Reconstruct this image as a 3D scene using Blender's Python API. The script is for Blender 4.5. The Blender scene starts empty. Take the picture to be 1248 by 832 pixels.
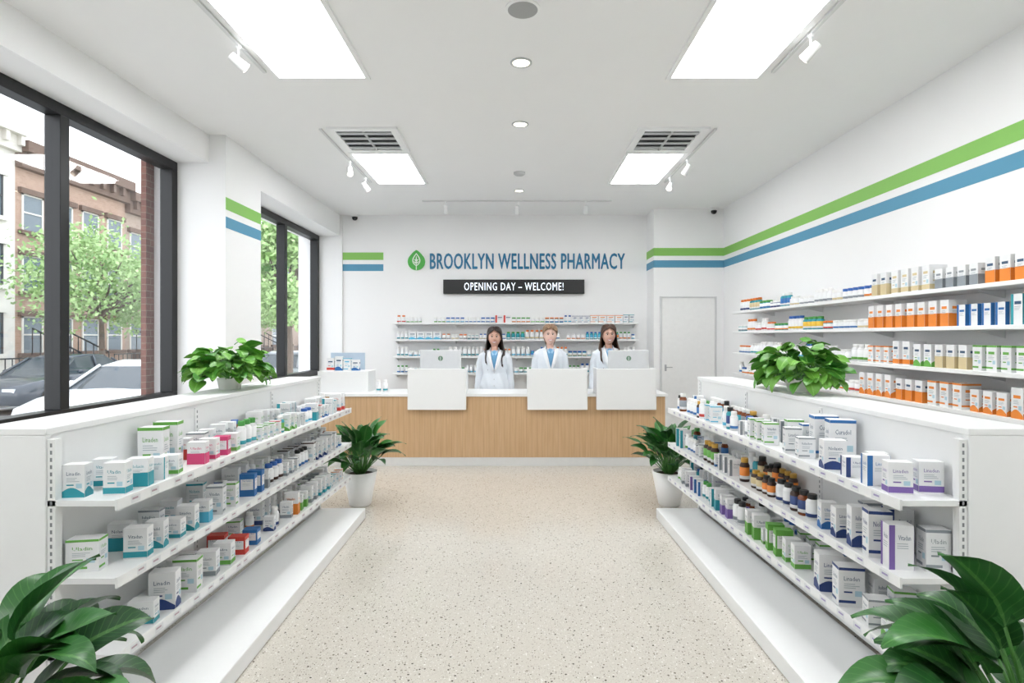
import bpy, math, random, bmesh
from mathutils import Vector, Matrix
R=random.Random(7)
pi=math.pi
sc=bpy.context.scene
COL=sc.collection
sc.view_settings.view_transform='Standard'
sc.view_settings.look='None'
sc.view_settings.exposure=.33
H=3.47

# ------------------------------------------------------------ helpers
def lin(h):
    h=h.lstrip('#')
    o=[]
    for i in (0,2,4):
        c=int(h[i:i+2],16)/255
        o.append(c/12.92 if c<=.04045 else ((c+.055)/1.055)**2.4)
    return (*o,1)
MATS={}
def mat(name,hexc,rough=.5,metal=0,var=.04,scale=20,emit=0,bump=0,coat=0):
    if name in MATS: return MATS[name]
    m=bpy.data.materials.new(name); m.use_nodes=True
    nt=m.node_tree; b=nt.nodes['Principled BSDF']
    c=lin(hexc)
    tc=nt.nodes.new('ShaderNodeTexCoord')
    n=nt.nodes.new('ShaderNodeTexNoise'); n.inputs['Scale'].default_value=scale
    n.inputs['Detail'].default_value=3
    nt.links.new(tc.outputs['Object'],n.inputs['Vector'])
    mx=nt.nodes.new('ShaderNodeMix'); mx.data_type='RGBA'
    mx.inputs['A'].default_value=tuple(max(0,x*(1-var)) for x in c[:3])+(1,)
    mx.inputs['B'].default_value=tuple(min(1,x*(1+var)) for x in c[:3])+(1,)
    nt.links.new(n.outputs['Fac'],mx.inputs['Factor'])
    nt.links.new(mx.outputs['Result'],b.inputs['Base Color'])
    b.inputs['Roughness'].default_value=rough
    b.inputs['Metallic'].default_value=metal
    if coat: b.inputs['Coat Weight'].default_value=coat
    if emit:
        b.inputs['Emission Color'].default_value=c
        b.inputs['Emission Strength'].default_value=emit
    if bump:
        bp=nt.nodes.new('ShaderNodeBump'); bp.inputs['Strength'].default_value=bump
        bp.inputs['Distance'].default_value=.01
        nt.links.new(n.outputs['Fac'],bp.inputs['Height'])
        nt.links.new(bp.outputs['Normal'],b.inputs['Normal'])
    MATS[name]=m
    return m
def newmat(name):
    m=bpy.data.materials.new(name); m.use_nodes=True
    MATS[name]=m
    return m,m.node_tree,m.node_tree.nodes['Principled BSDF']

class MB:
    def __init__(s): s.v=[];s.f=[];s.m=[];s.t=[]
    def add(s,vs,fs,m=0,t=None):
        o=len(s.v); s.v+= [tuple(p) for p in vs]
        s.t+= t if t else [(0,0,0,1)]*len(vs)
        for f in fs: s.f.append(tuple(i+o for i in f)); s.m.append(m)
    def box(s,x0,x1,y0,y1,z0,z1,m=0):
        s.add([(x0,y0,z0),(x1,y0,z0),(x1,y1,z0),(x0,y1,z0),(x0,y0,z1),(x1,y0,z1),(x1,y1,z1),(x0,y1,z1)],
              [(0,3,2,1),(4,5,6,7),(0,1,5,4),(1,2,6,5),(2,3,7,6),(3,0,4,7)],m)
    def prism(s,pts,z0,z1,m=0):
        n=len(pts)
        s.add([(x,y,z0) for x,y in pts]+[(x,y,z1) for x,y in pts],
          [tuple(range(n))[::-1],tuple(range(n,2*n))]+[(i,(i+1)%n,n+(i+1)%n,n+i) for i in range(n)],m)
    def loft(s,rings,m=0,cap=True,closed=True,ms=None):
        n=len(rings[0]); o=len(s.v)
        vs=[p for r in rings for p in r]
        s.v+=[tuple(p) for p in vs]; s.t+=[(0,0,0,1)]*len(vs)
        for i in range(len(rings)-1):
            for j in range(n if closed else n-1):
                k=(j+1)%n
                s.f.append((o+i*n+j,o+i*n+k,o+(i+1)*n+k,o+(i+1)*n+j)); s.m.append(ms[i] if ms else m)
        if cap:
            s.f.append(tuple(o+j for j in range(n))[::-1]); s.m.append(ms[0] if ms else m)
            s.f.append(tuple(o+(len(rings)-1)*n+j for j in range(n))); s.m.append(ms[-1] if ms else m)
    def lathe(s,prof,c=(0,0,0),n=16,ms=None,m=0,cap=True):
        s.loft([[(c[0]+r*math.cos(2*pi*j/n),c[1]+r*math.sin(2*pi*j/n),c[2]+z) for j in range(n)] for r,z in prof],m=m,ms=ms,cap=cap)
    def tube(s,path,rad,n=8,m=0,cap=True):
        rings=[]; P=[Vector(p) for p in path]
        for i,p in enumerate(P):
            d=(P[min(i+1,len(P)-1)]-P[max(i-1,0)]).normalized()
            a=Vector((0,1,0)) if abs(d.y)<.9 else Vector((1,0,0))
            u=d.cross(a).normalized(); w=d.cross(u).normalized()
            r=rad[i] if isinstance(rad,(list,tuple)) else rad
            ra,rb=r if isinstance(r,(list,tuple)) else (r,r)
            rings.append([p+u*ra*math.cos(2*pi*j/n)+w*rb*math.sin(2*pi*j/n) for j in range(n)])
        s.loft(rings,m=m,cap=cap)
    def ball(s,c,r,n=12,k=8,m=0):
        rx,ry,rz=r if isinstance(r,(tuple,list)) else (r,r,r)
        rings=[[(c[0]+max(.02,math.sin(pi*i/k))*rx*math.cos(2*pi*j/n),c[1]+max(.02,math.sin(pi*i/k))*ry*math.sin(2*pi*j/n),c[2]-rz*math.cos(pi*i/k)) for j in range(n)] for i in range(k+1)]
        s.loft(rings,m=m)
    def mesh(s,name,mats,off=(0,0,0),smooth=False,attr=False):
        me=bpy.data.meshes.new(name)
        me.from_pydata([(x-off[0],y-off[1],z-off[2]) for x,y,z in s.v],[],s.f)
        for mm in mats: me.materials.append(mm)
        me.polygons.foreach_set('material_index',s.m)
        if smooth: me.polygons.foreach_set('use_smooth',[True]*len(s.f))
        if attr:
            a=me.color_attributes.new('leafdata','FLOAT_COLOR','POINT')
            a.data.foreach_set('color',[c for t in s.t for c in t])
        me.update()
        return me

def link(o): COL.objects.link(o); return o
def root(name,loc,label,cat,group=None,rot=0,kind=None):
    o=bpy.data.objects.new(name,None); o.location=loc; o.rotation_euler=(0,0,rot)
    o.empty_display_size=.1
    if label: o['label']=label
    if cat: o['category']=cat
    if group: o['group']=group
    if kind: o['kind']=kind
    return link(o)
def part(name,mb,mats,parent,local=False,smooth=False,bev=0,label=None,attr=False,sub=False):
    off=(0,0,0)
    if not local:
        p=parent
        while p is not None:
            off=tuple(off[i]+p.location[i] for i in range(3)); p=p.parent
    o=bpy.data.objects.new(name,mb.mesh(name,mats,off,smooth,attr))
    o.parent=parent
    if label: o['label']=label
    if bev:
        b=o.modifiers.new('bev','BEVEL'); b.width=bev; b.segments=2; b.limit_method='ANGLE'
    return link(o)
def thing(name,mb,mats,origin,label,cat,group=None,kind=None,smooth=False,bev=0,attr=False):
    o=bpy.data.objects.new(name,mb.mesh(name,mats,origin,smooth,attr)); o.location=origin
    if label: o['label']=label
    if cat: o['category']=cat
    if group: o['group']=group
    if kind: o['kind']=kind
    if bev:
        b=o.modifiers.new('bev','BEVEL'); b.width=bev; b.segments=2; b.limit_method='ANGLE'
    return link(o)
def struct(name,mb,mats,smooth=False):
    return thing(name,mb,mats,(0,0,0),None,None,kind='structure',smooth=smooth)
def text_mb(mb,txt,fn,m=0,wx=1,size=1,weight=0,res=2,space=1.0):
    cu=bpy.data.curves.new('t','FONT'); cu.body=txt; cu.size=size; cu.resolution_u=res; cu.align_x='CENTER'
    cu.space_character=space
    o=bpy.data.objects.new('t',cu); link(o)
    bpy.context.view_layer.update()
    me=bpy.data.meshes.new_from_object(o.evaluated_get(bpy.context.evaluated_depsgraph_get()))
    for k,(dx,dy) in enumerate([(0,0)] if not weight else [(-weight,0),(0,0),(weight,0),(0,weight*.6),(0,-weight*.6)]):
        vs=[fn(v.co.x*wx+dx,v.co.y+dy) for v in me.vertices]
        if weight: vs=[(x,y-.0012*k,z) for x,y,z in vs]
        mb.add(vs,[tuple(p.vertices) for p in me.polygons],m)
    bpy.data.objects.remove(o); bpy.data.curves.remove(cu); bpy.data.meshes.remove(me)
TWC={}
def text_width(txt,size=1,space=1.0):
    if txt in TWC: return TWC[txt]
    t=MB(); text_mb(t,txt,lambda x,y:(x,y,0),size=size,space=space)
    xs=[v[0] for v in t.v]; ys=[v[1] for v in t.v]
    TWC[txt]=(min(xs),max(xs),min(ys),max(ys)); return TWC[txt]

# ------------------------------------------------------------ materials
M_wall=mat('wall_paint','#f6f6f6',.6,var=.01,scale=3)
M_ceil=mat('ceiling_paint','#f6f6f6',.8,var=.01,scale=3)
M_green=mat('stripe_green','#8ac461',.6,var=.02)
M_blue=mat('stripe_blue','#5797b6',.6,var=.02)
M_white=mat('white_laminate','#f3f4f4',.35,var=.01)
M_whitem=mat('white_metal','#f2f3f3',.4,var=.01)
M_black=mat('black_frame','#0e1012',.4,var=.1)
M_dark=mat('dark_gap','#3a3d40',.6,var=.1)
M_grey=mat('grey_plastic','#c2c5c6',.5)
M_metal=mat('brushed_metal','#b8babc',.3,metal=.9)
M_slot=mat('slot_grey','#8a8d90',.7)
M_pot=mat('pot_glaze','#f3f2f0',.3,var=.01)
M_soil=mat('soil','#3a2a1e',.95,var=.3,scale=80,bump=.6)
M_lamp=mat('lamp_diffuser','#fdfeff',.5,var=0,emit=11.5)
M_down=mat('downlight_lens','#fff4dc',.5,var=0,emit=8)
m,nt,b=newmat('terrazzo'); L=nt.links.new
tc=nt.nodes.new('ShaderNodeTexCoord')
base=nt.nodes.new('ShaderNodeTexNoise'); base.inputs['Scale'].default_value=1.2; L(tc.outputs['Object'],base.inputs['Vector'])
mx0=nt.nodes.new('ShaderNodeMix'); mx0.data_type='RGBA'
mx0.inputs['A'].default_value=lin('#cac4b9'); mx0.inputs['B'].default_value=lin('#d1ccc2'); L(base.outputs['Fac'],mx0.inputs['Factor'])
prev=mx0.outputs['Result']
for scale,thr,cols in ((170,.27,['#a8a095','#e8e6e0','#cac4ba','#979083','#c4bdb2','#dcd8cf']),(80,.24,['#857d72','#e6e3dd','#bcb4a8','#ecebe6','#b0a89c','#5a5249']),(30,.15,['#6d655b','#e8e5df','#918a7e','#544c43','#453f39','#7c7266'])):
    vo=nt.nodes.new('ShaderNodeTexVoronoi'); vo.inputs['Scale'].default_value=scale; L(tc.outputs['Object'],vo.inputs['Vector'])
    lt=nt.nodes.new('ShaderNodeMath'); lt.operation='LESS_THAN'; lt.inputs[1].default_value=thr; L(vo.outputs['Distance'],lt.inputs[0])
    sp=nt.nodes.new('ShaderNodeSeparateColor'); L(vo.outputs['Color'],sp.inputs[0])
    cr=nt.nodes.new('ShaderNodeValToRGB'); cr.color_ramp.interpolation='CONSTANT'
    while len(cr.color_ramp.elements)<len(cols): cr.color_ramp.elements.new(.5)
    for i,c in enumerate(cols): cr.color_ramp.elements[i].position=i/len(cols); cr.color_ramp.elements[i].color=lin(c)
    L(sp.outputs[0],cr.inputs[0])
    mx=nt.nodes.new('ShaderNodeMix'); mx.data_type='RGBA'; L(lt.outputs[0],mx.inputs['Factor']); L(prev,mx.inputs['A']); L(cr.outputs[0],mx.inputs['B'])
    prev=mx.outputs['Result']
L(prev,b.inputs['Base Color']); b.inputs['Roughness'].default_value=.13
M_terr=m
m,nt,b=newmat('oak_slats'); L=nt.links.new
tc=nt.nodes.new('ShaderNodeTexCoord'); mp=nt.nodes.new('ShaderNodeMapping'); mp.inputs['Scale'].default_value=(30,30,1.6); L(tc.outputs['Object'],mp.inputs[0])
n=nt.nodes.new('ShaderNodeTexNoise'); n.inputs['Scale'].default_value=1.5; n.inputs['Detail'].default_value=6; L(mp.outputs[0],n.inputs['Vector'])
cr=nt.nodes.new('ShaderNodeValToRGB'); cr.color_ramp.elements[0].position=.2; cr.color_ramp.elements[0].color=lin('#c49e74'); cr.color_ramp.elements[1].position=.8; cr.color_ramp.elements[1].color=lin('#d6b48c'); L(n.outputs['Fac'],cr.inputs[0])
sx=nt.nodes.new('ShaderNodeSeparateXYZ'); L(tc.outputs['Object'],sx.inputs[0])
mu=nt.nodes.new('ShaderNodeMath'); mu.operation='MULTIPLY'; mu.inputs[1].default_value=1/.062; L(sx.outputs[0],mu.inputs[0])
fr=nt.nodes.new('ShaderNodeMath'); fr.operation='FRACT'; L(mu.outputs[0],fr.inputs[0])
lt=nt.nodes.new('ShaderNodeMath'); lt.operation='LESS_THAN'; lt.inputs[1].default_value=.08; L(fr.outputs[0],lt.inputs[0])
mm=nt.nodes.new('ShaderNodeMath'); mm.operation='MULTIPLY'; mm.inputs[1].default_value=.25; L(lt.outputs[0],mm.inputs[0])
mx=nt.nodes.new('ShaderNodeMix'); mx.data_type='RGBA'; L(mm.outputs[0],mx.inputs['Factor']); L(cr.outputs[0],mx.inputs['A']); mx.inputs['B'].default_value=lin('#8d6840')
L(mx.outputs['Result'],b.inputs['Base Color']); b.inputs['Roughness'].default_value=.45
M_oak=m
def leafmat(name,dark,light,rib,rough=.35):
    m,nt,b=newmat(name); L=nt.links.new
    a=nt.nodes.new('ShaderNodeAttribute'); a.attribute_name='leafdata'
    sp=nt.nodes.new('ShaderNodeSeparateColor'); L(a.outputs['Color'],sp.inputs[0])
    mx=nt.nodes.new('ShaderNodeMix'); mx.data_type='RGBA'; mx.inputs['A'].default_value=lin(dark); mx.inputs['B'].default_value=lin(light); L(sp.outputs[0],mx.inputs['Factor'])
    lt=nt.nodes.new('ShaderNodeMath'); lt.operation='LESS_THAN'; lt.inputs[1].default_value=.1; L(sp.outputs[1],lt.inputs[0])
    wv=nt.nodes.new('ShaderNodeMath'); wv.operation='MULTIPLY_ADD'; wv.inputs[1].default_value=-.22; L(sp.outputs[1],wv.inputs[0]); L(sp.outputs[2],wv.inputs[2])
    w2=nt.nodes.new('ShaderNodeMath'); w2.operation='MULTIPLY'; w2.inputs[1].default_value=11; L(wv.outputs[0],w2.inputs[0])
    w3=nt.nodes.new('ShaderNodeMath'); w3.operation='FRACT'; L(w2.outputs[0],w3.inputs[0])
    w4=nt.nodes.new('ShaderNodeMath'); w4.operation='LESS_THAN'; w4.inputs[1].default_value=.14; L(w3.outputs[0],w4.inputs[0])
    w5=nt.nodes.new('ShaderNodeMath'); w5.operation='MULTIPLY'; w5.inputs[1].default_value=.22; L(w4.outputs[0],w5.inputs[0])
    ml=nt.nodes.new('ShaderNodeMath'); ml.operation='MULTIPLY_ADD'; ml.inputs[1].default_value=.45; L(lt.outputs[0],ml.inputs[0]); L(w5.outputs[0],ml.inputs[2])
    m2=nt.nodes.new('ShaderNodeMix'); m2.data_type='RGBA'; L(ml.outputs[0],m2.inputs['Factor']); L(mx.outputs['Result'],m2.inputs['A']); m2.inputs['B'].default_value=lin(rib)
    L(m2.outputs['Result'],b.inputs['Base Color']); b.inputs['Roughness'].default_value=rough
    return m
M_leafdark=leafmat('lily_leaf','#184620','#3a7c33','#69a055',.36)
M_leafpo=leafmat('pothos_leaf','#327a26','#74b040','#98cc68',.4)
M_leaftree=leafmat('tree_leaf','#82a663','#b4cf92','#b9d98c',.6)
M_stem=mat('stem_green','#4a7f3a',.5)
M_bark=mat('bark','#6d6056',.9,var=.3,bump=.5)
m=bpy.data.materials.new('window_glass'); m.use_nodes=True; nt=m.node_tree; nt.nodes.clear(); L=nt.links.new
o=nt.nodes.new('ShaderNodeOutputMaterial'); t=nt.nodes.new('ShaderNodeBsdfTransparent'); g_=nt.nodes.new('ShaderNodeBsdfGlossy'); g_.inputs['Roughness'].default_value=.02
mx=nt.nodes.new('ShaderNodeMixShader'); mx.inputs[0].default_value=.06
L(t.outputs[0],mx.inputs[1]); L(g_.outputs[0],mx.inputs[2]); L(mx.outputs[0],o.inputs[0]); M_glass=m
def brickmat(name,c1,c2,mortar,scale=4):
    m,nt,b=newmat(name); L=nt.links.new
    tc=nt.nodes.new('ShaderNodeTexCoord'); sx=nt.nodes.new('ShaderNodeSeparateXYZ'); L(tc.outputs['Object'],sx.inputs[0])
    ad=nt.nodes.new('ShaderNodeMath'); L(sx.outputs[0],ad.inputs[0]); L(sx.outputs[1],ad.inputs[1])
    cb=nt.nodes.new('ShaderNodeCombineXYZ'); L(ad.outputs[0],cb.inputs[0]); L(sx.outputs[2],cb.inputs[1])
    br=nt.nodes.new('ShaderNodeTexBrick'); br.inputs['Scale'].default_value=scale; br.inputs['Color1'].default_value=lin(c1); br.inputs['Color2'].default_value=lin(c2); br.inputs['Mortar'].default_value=lin(mortar); br.inputs['Mortar Size'].default_value=.012
    L(cb.outputs[0],br.inputs['Vector']); L(br.outputs['Color'],b.inputs['Base Color']); b.inputs['Roughness'].default_value=.9
    return m
M_brick=brickmat('red_brick','#7c4d40','#6a4036','#8a7c70')
M_brown=brickmat('brownstone','#a8968a','#9c8a7e','#a89a8e',2)
M_tan=brickmat('tan_brick','#b09484','#a48878','#b3a294',3)
M_wst=mat('white_stone','#dfdcd6',.8)

# ------------------------------------------------------------ room shell
mb=MB(); mb.box(-3.55,3.35,-2.5,9.35,-.1,0); struct('floor',mb,[M_terr])
mb=MB(); mb.box(-3.55,3.35,-2.5,9.35,H,H+.12); struct('ceiling',mb,[M_ceil])
mb=MB(); mb.box(3.19,3.35,-2.5,9.35,0,H,0)
mb.box(3.187,3.19,-2.4,8.73,2.745,2.865,1); mb.box(3.187,3.19,-2.4,8.73,2.565,2.675,2)
struct('wall_right',mb,[M_wall,M_green,M_blue])
mb=MB()
mb.box(-3.55,2.11,9.2,9.35,0,H,0)
mb.box(-3.25,-2.83,9.17,9.2,0,H,0)
mb.box(2.11,3.19,8.73,9.2,0,H,0)
for z0,z1,k in ((2.745,2.865,1),(2.565,2.675,2)):
    mb.box(2.107,3.19,8.727,8.73,z0,z1,k); mb.box(2.107,2.11,8.727,9.2,z0,z1,k)
    mb.box(-2.83,-2.17,9.197,9.2,z0,z1,k)
struct('wall_back',mb,[M_wall,M_green,M_blue])
mb=MB(); mb.box(-3.55,3.35,-2.6,-2.5,0,H); struct('wall_front',mb,[M_wall])
mb=MB()
mb.box(-3.55,-3.3,-2.5,1.4,0,H)
mb.box(-3.55,-3.27,1.4,5.54,0,.88)
mb.box(-3.55,-3.01,-2.5,5.54,3.2,H)
mb.box(-3.55,-2.85,5.54,6.3,0,H)
mb.box(-3.55,-3.15,6.3,9.2,0,.88)
mb.box(-3.55,-2.87,6.3,9.2,3.13,H)
for z0,z1,k in ((2.745,2.865,1),(2.565,2.675,2)): mb.box(-2.85,-2.847,5.54,6.3,z0,z1,k)
struct('wall_left',mb,[M_wall,M_green,M_blue])
mb=MB(); mb.box(-3.60,-3.55,5.42,6.3,-.2,5.5); mb.box(-3.7,-3.55,-3,1.3,-.2,5.5); mb.box(-3.6,-3.55,1.3,9.6,3.3,5.5)
struct('trim_1',mb,[M_brick])
mb=MB(); mb.box(3.175,3.19,-2.5,8.73,0,.1); struct('baseboard_right',mb,[M_white])
mb=MB(); mb.box(-3.27,-3.255,-2.4,5.54,0,.1); struct('baseboard_left',mb,[M_white])

def window(name,x,y0,y1,z0,z1,mull):
    rt=root(name,(x,(y0+y1)/2,z0),'black aluminium storefront window with tall clear panes','window',kind='structure')
    mb=MB(); t=.085; d=.06
    mb.box(x-d,x+d,y0,y1,z0,z0+t); mb.box(x-d,x+d,y0,y1,z1-t,z1)
    for y in [y0+t/2,y1-t/2]+mull: mb.box(x-d,x+d,y-t/2,y+t/2,z0+t,z1-t)
    part('window_frame',mb,[M_black],rt,bev=.004)
    ys=[y0+t/2]+mull+[y1-t/2]
    for a,b_ in zip(ys[:-1],ys[1:]):
        mb=MB(); mb.box(x-.004,x+.004,a+t/2,b_-t/2,z0+t,z1-t); part('window_pane',mb,[M_glass],rt)
window('window_1',-3.38,1.4,5.54,.88,3.2,[2.78,4.16])
window('window_2',-3.26,6.3,9.17,.88,3.13,[7.85])

rt=root('door_1',(2.64,8.73,0),'flush white door with lever handle in slim frame','door',kind='structure')
mb=MB()
for a in ((2.20,2.225,0,2.12),(3.05,3.075,0,2.12)): mb.box(a[0],a[1],8.70,8.729,a[2],a[3])
mb.box(2.225,3.05,8.70,8.729,2.095,2.12); part('door_frame',mb,[mat('door_trim','#dcdddd',.5)],rt,bev=.003)
mb=MB(); mb.box(2.23,3.045,8.705,8.729,.01,2.09); d=part('door_leaf',mb,[mat('door_white','#f1f1f0',.45)],rt)
mb=MB(); mb.box(2.27,2.30,8.698,8.705,.97,1.07); mb.tube([(2.285,8.70,1.03),(2.285,8.665,1.03),(2.38,8.66,1.03)],.007); part('door_handle',mb,[M_metal],rt,label='brushed steel lever handle')

# ------------------------------------------------------------ ceiling fixtures
def panel(y0,y1,x0,x1):
    rt=root('ceiling_light_panel',((x0+x1)/2,(y0+y1)/2,H),'rectangular glowing white recessed ceiling light panel','ceiling light',group='ceiling light panels')
    mb=MB(); t=.035
    mb.box(x0-t,x1+t,y0-t,y0,H-.012,H); mb.box(x0-t,x1+t,y1,y1+t,H-.012,H); mb.box(x0-t,x0,y0,y1,H-.012,H); mb.box(x1,x1+t,y0,y1,H-.012,H)
    part('panel_frame',mb,[M_whitem],rt)
    mb=MB(); mb.box(x0,x1,y0,y1,H-.008,H); part('panel_diffuser',mb,[M_lamp],rt)
for x0,x1 in ((-1.80,-1.15),(1.17,1.82)):
    panel(2.95,4.29,x0,x1); panel(6.08,7.26,x0+.03,x1-.03); panel(-.6,.75,x0,x1)
def vent(x0,x1,y0,y1):
    rt=root('ceiling_air_vent',((x0+x1)/2,(y0+y1)/2,H),'square white ceiling air vent with dark louvred slots','air vent',group='ceiling air vents')
    mb=MB(); t=.07; z=H-.02
    mb.box(x0,x1,y0,y0+t,z,H); mb.box(x0,x1,y1-t,y1,z,H); mb.box(x0,x0+t,y0+t,y1-t,z,H); mb.box(x1-t,x1,y0+t,y1-t,z,H)
    part('vent_frame',mb,[M_whitem],rt)
    mb=MB(); mb.box(x0+t,x1-t,y0+t,y1-t,H-.004,H,1)
    for i in range(4):
        y=y0+t+(y1-y0-2*t)*(i+.5)/4
        mb.box(x0+t,x1-t,y-.03,y+.015,H-.022,H-.012,0)
    mb.box((x0+x1)/2-.01,(x0+x1)/2+.01,y0+t,y1-t,H-.024,H-.01,0)
    part('vent_louvers',mb,[M_grey,M_dark],rt)
vent(-1.80,-1.13,5.32,6.0); vent(1.15,1.82,5.32,6.0)
def spot(parent,x,y,z,az,tilt):
    d=Vector((math.cos(az)*math.cos(tilt),math.sin(az)*math.cos(tilt),-math.sin(tilt)))
    c=Vector((x,y,z-.11))
    mb=MB()
    mb.lathe([(.016,0),(.016,.02)],(x,y,z-.02),10)
    mb.tube([(x,y,z-.02),(x,y,z-.09)],.007,6)
    mb.tube([c-d*.06,c-d*.055,c+d*.045,c+d*.06],[.02,.028,.034,.036],14)
    part('spotlight_head',mb,[M_whitem],parent)
    mb=MB(); mb.tube([c+d*.0605,c+d*.063],[.028,.028],14); part('spotlight_lens',mb,[mat('spot_lens','#fff6e4',.4,var=0,emit=2.5)],parent)
def track(x0,y0,x1,y1,spots,lab='white ceiling track with adjustable spotlights'):
    rt=root('track_light',((x0+x1)/2,(y0+y1)/2,H),lab,'track light',group='ceiling track lights')
    mb=MB(); w=.012
    if x0==x1: mb.box(x0-w,x0+w,y0,y1,H-.018,H)
    else: mb.box(x0,x1,y0-w,y0+w,H-.018,H)
    part('track_rail',mb,[mat('rail_white','#dedfdf',.5)],rt)
    for (x,y,az,tl) in spots: spot(rt,x,y,H-.018,az,tl)
    return rt
track(-1.87,2.7,-1.87,4.2,[(-1.87,3.80,.6,.6)])
track(1.90,2.7,1.90,4.2,[(1.90,3.66,2.4,.7)])
track(-1.86,5.35,-1.86,7.2,[(-1.86,6.3,-1.2,.9),(-1.86,6.95,.9,.8)])
track(1.88,5.35,1.88,7.2,[(1.88,6.25,2.2,.8),(1.88,6.95,-2.1,.7)])
track(-1.37,8.2,1.37,8.2,[(-1.03,8.2,pi/2,.9),(0,8.2,pi/2,.9),(1.0,8.2,pi/2,.9)])
for y,r in ((4.07,.078),(5.25,.078),(7.64,.07)):
    rt=root('recessed_downlight',(.03,y,H),'round white recessed downlight with warm glowing lens','downlight',group='recessed downlights')
    mb=MB(); mb.lathe([(r,0),(r,-.006),(r*.8,-.01),(r*.75,-.002)],(.03,y,H),24,cap=False); part('trim_ring',mb,[M_grey],rt,smooth=True)
    mb=MB(); mb.lathe([(r*.75,-.001),(r*.75,-.004)],(.03,y,H),24); part('lamp_lens',mb,[M_down],rt)
mb=MB(); mb.lathe([(.105,0),(.105,-.008),(.09,-.012)],(.035,3.4,H),28,ms=[0,0,1]); thing('ceiling_speaker',mb,[M_whitem,mat('speaker_mesh','#a9aaaa',.8,var=.2,scale=400)],(.035,3.4,H),'round ceiling speaker with grey mesh grille','speaker')
mb=MB(); mb.lathe([(.07,0),(.07,-.02),(.05,-.035)],(.03,6.8,H),20); thing('smoke_detector',mb,[mat('detector','#c4c5c5',.5)],(.03,6.8,H),'small round pale smoke detector on the ceiling','smoke detector')
for x,y in ((-2.62,9.2),(3.02,8.73)):
    rt=root('security_camera',(x,y,H-.02),'small dome security camera mounted high on the wall','security camera',group='security cameras')
    mb=MB(); mb.box(x-.05,x+.05,y-.1,y,H-.04,H-.001); part('camera_mount',mb,[M_whitem],rt)
    mb=MB(); mb.ball((x,y-.05,H-.05),.045); part('camera_dome',mb,[M_black],rt,smooth=True)

# ------------------------------------------------------------ sign
rt=root('wall_sign',(0,9.2,2.72),'blue lettering sign with round green leaf emblem on white wall','sign')
TX='BROOKLYN WELLNESS PHARMACY'
a,b_,c_,d_=text_width(TX,1,1.08)
W=3.16; Hc=.25
mb=MB()
fn=lambda x,y:((x-(a+b_)/2)*W/(b_-a)+.17,9.192,2.598+(y-c_)*Hc/(d_-c_))
text_mb(mb,TX,fn,weight=.026,res=3,space=1.08)
part('sign_lettering',mb,[mat('sign_blue','#25769f',.5)],rt)
mb=MB()
cx,cz=-1.63,2.725
pts=[]
for i in range(40):
    t=2*pi*i/40; r=.14
    x=r*math.sin(t); z=r*math.cos(t)
    if z>0: z*=1+.35*max(0,1-abs(x)/.1)
    pts.append((cx+x,9.175,cz+z-.01))
mb.add(pts,[tuple(range(40))],0)
for i in range(40):
    j=(i+1)%40; mb.add([pts[i],pts[j],(pts[j][0],9.2,pts[j][2]),(pts[i][0],9.2,pts[i][2])],[(0,1,2,3)],0)
def leafshape(cx,cz,ang,L_,w,y,m):
    P=[]
    for i in range(13):
        t=i/12; P.append((w*math.sin(pi*t**.8),t*L_))
    Q=[(-x,z) for x,z in P[::-1]][1:-1]
    ca,sa=math.cos(ang),math.sin(ang)
    vs=[(cx+x*ca-z*sa,y,cz+x*sa+z*ca) for x,z in P+Q]
    mb.add(vs,[tuple(range(len(vs)))],m)
leafshape(cx,cz-.085,0,.215,.066,9.172,1); leafshape(cx,cz-.070,0,.178,.048,9.1705,0)
leafshape(cx,cz-.06,0,.15,.011,9.169,1)
for s in (-1,1):
    leafshape(cx,cz-.045,s*.8,.06,.009,9.169,1); leafshape(cx,cz-.005,s*.8,.05,.009,9.169,1)
mb.box(cx-.007,cx+.007,9.167,9.169,cz-.145,cz-.05,1)
part('leaf_emblem',mb,[mat('emblem_green','#4db04a',.5),mat('emblem_white','#eef6ec',.5)],rt)
rt=root('led_message_board',(-.05,9.2,2.3),'black LED message board with white dot text','sign')
mb=MB(); mb.box(-1.19,1.09,9.13,9.199,2.19,2.42); part('board_case',mb,[mat('led_black','#07090c',.35)],rt,bev=.006)
TX='OPENING DAY – WELCOME!'
a,b_,c_,d_=text_width(TX,1,1.15)
mb=MB(); text_mb(mb,TX,lambda x,y:((x-(a+b_)/2)*1.60/(b_-a)-.05,9.127,2.245+(y-c_)*.125/(d_-c_)),weight=.004,space=1.15)
part('board_message',mb,[mat('led_text','#eaf1fb',.5,var=0,emit=.8)],rt)

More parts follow.
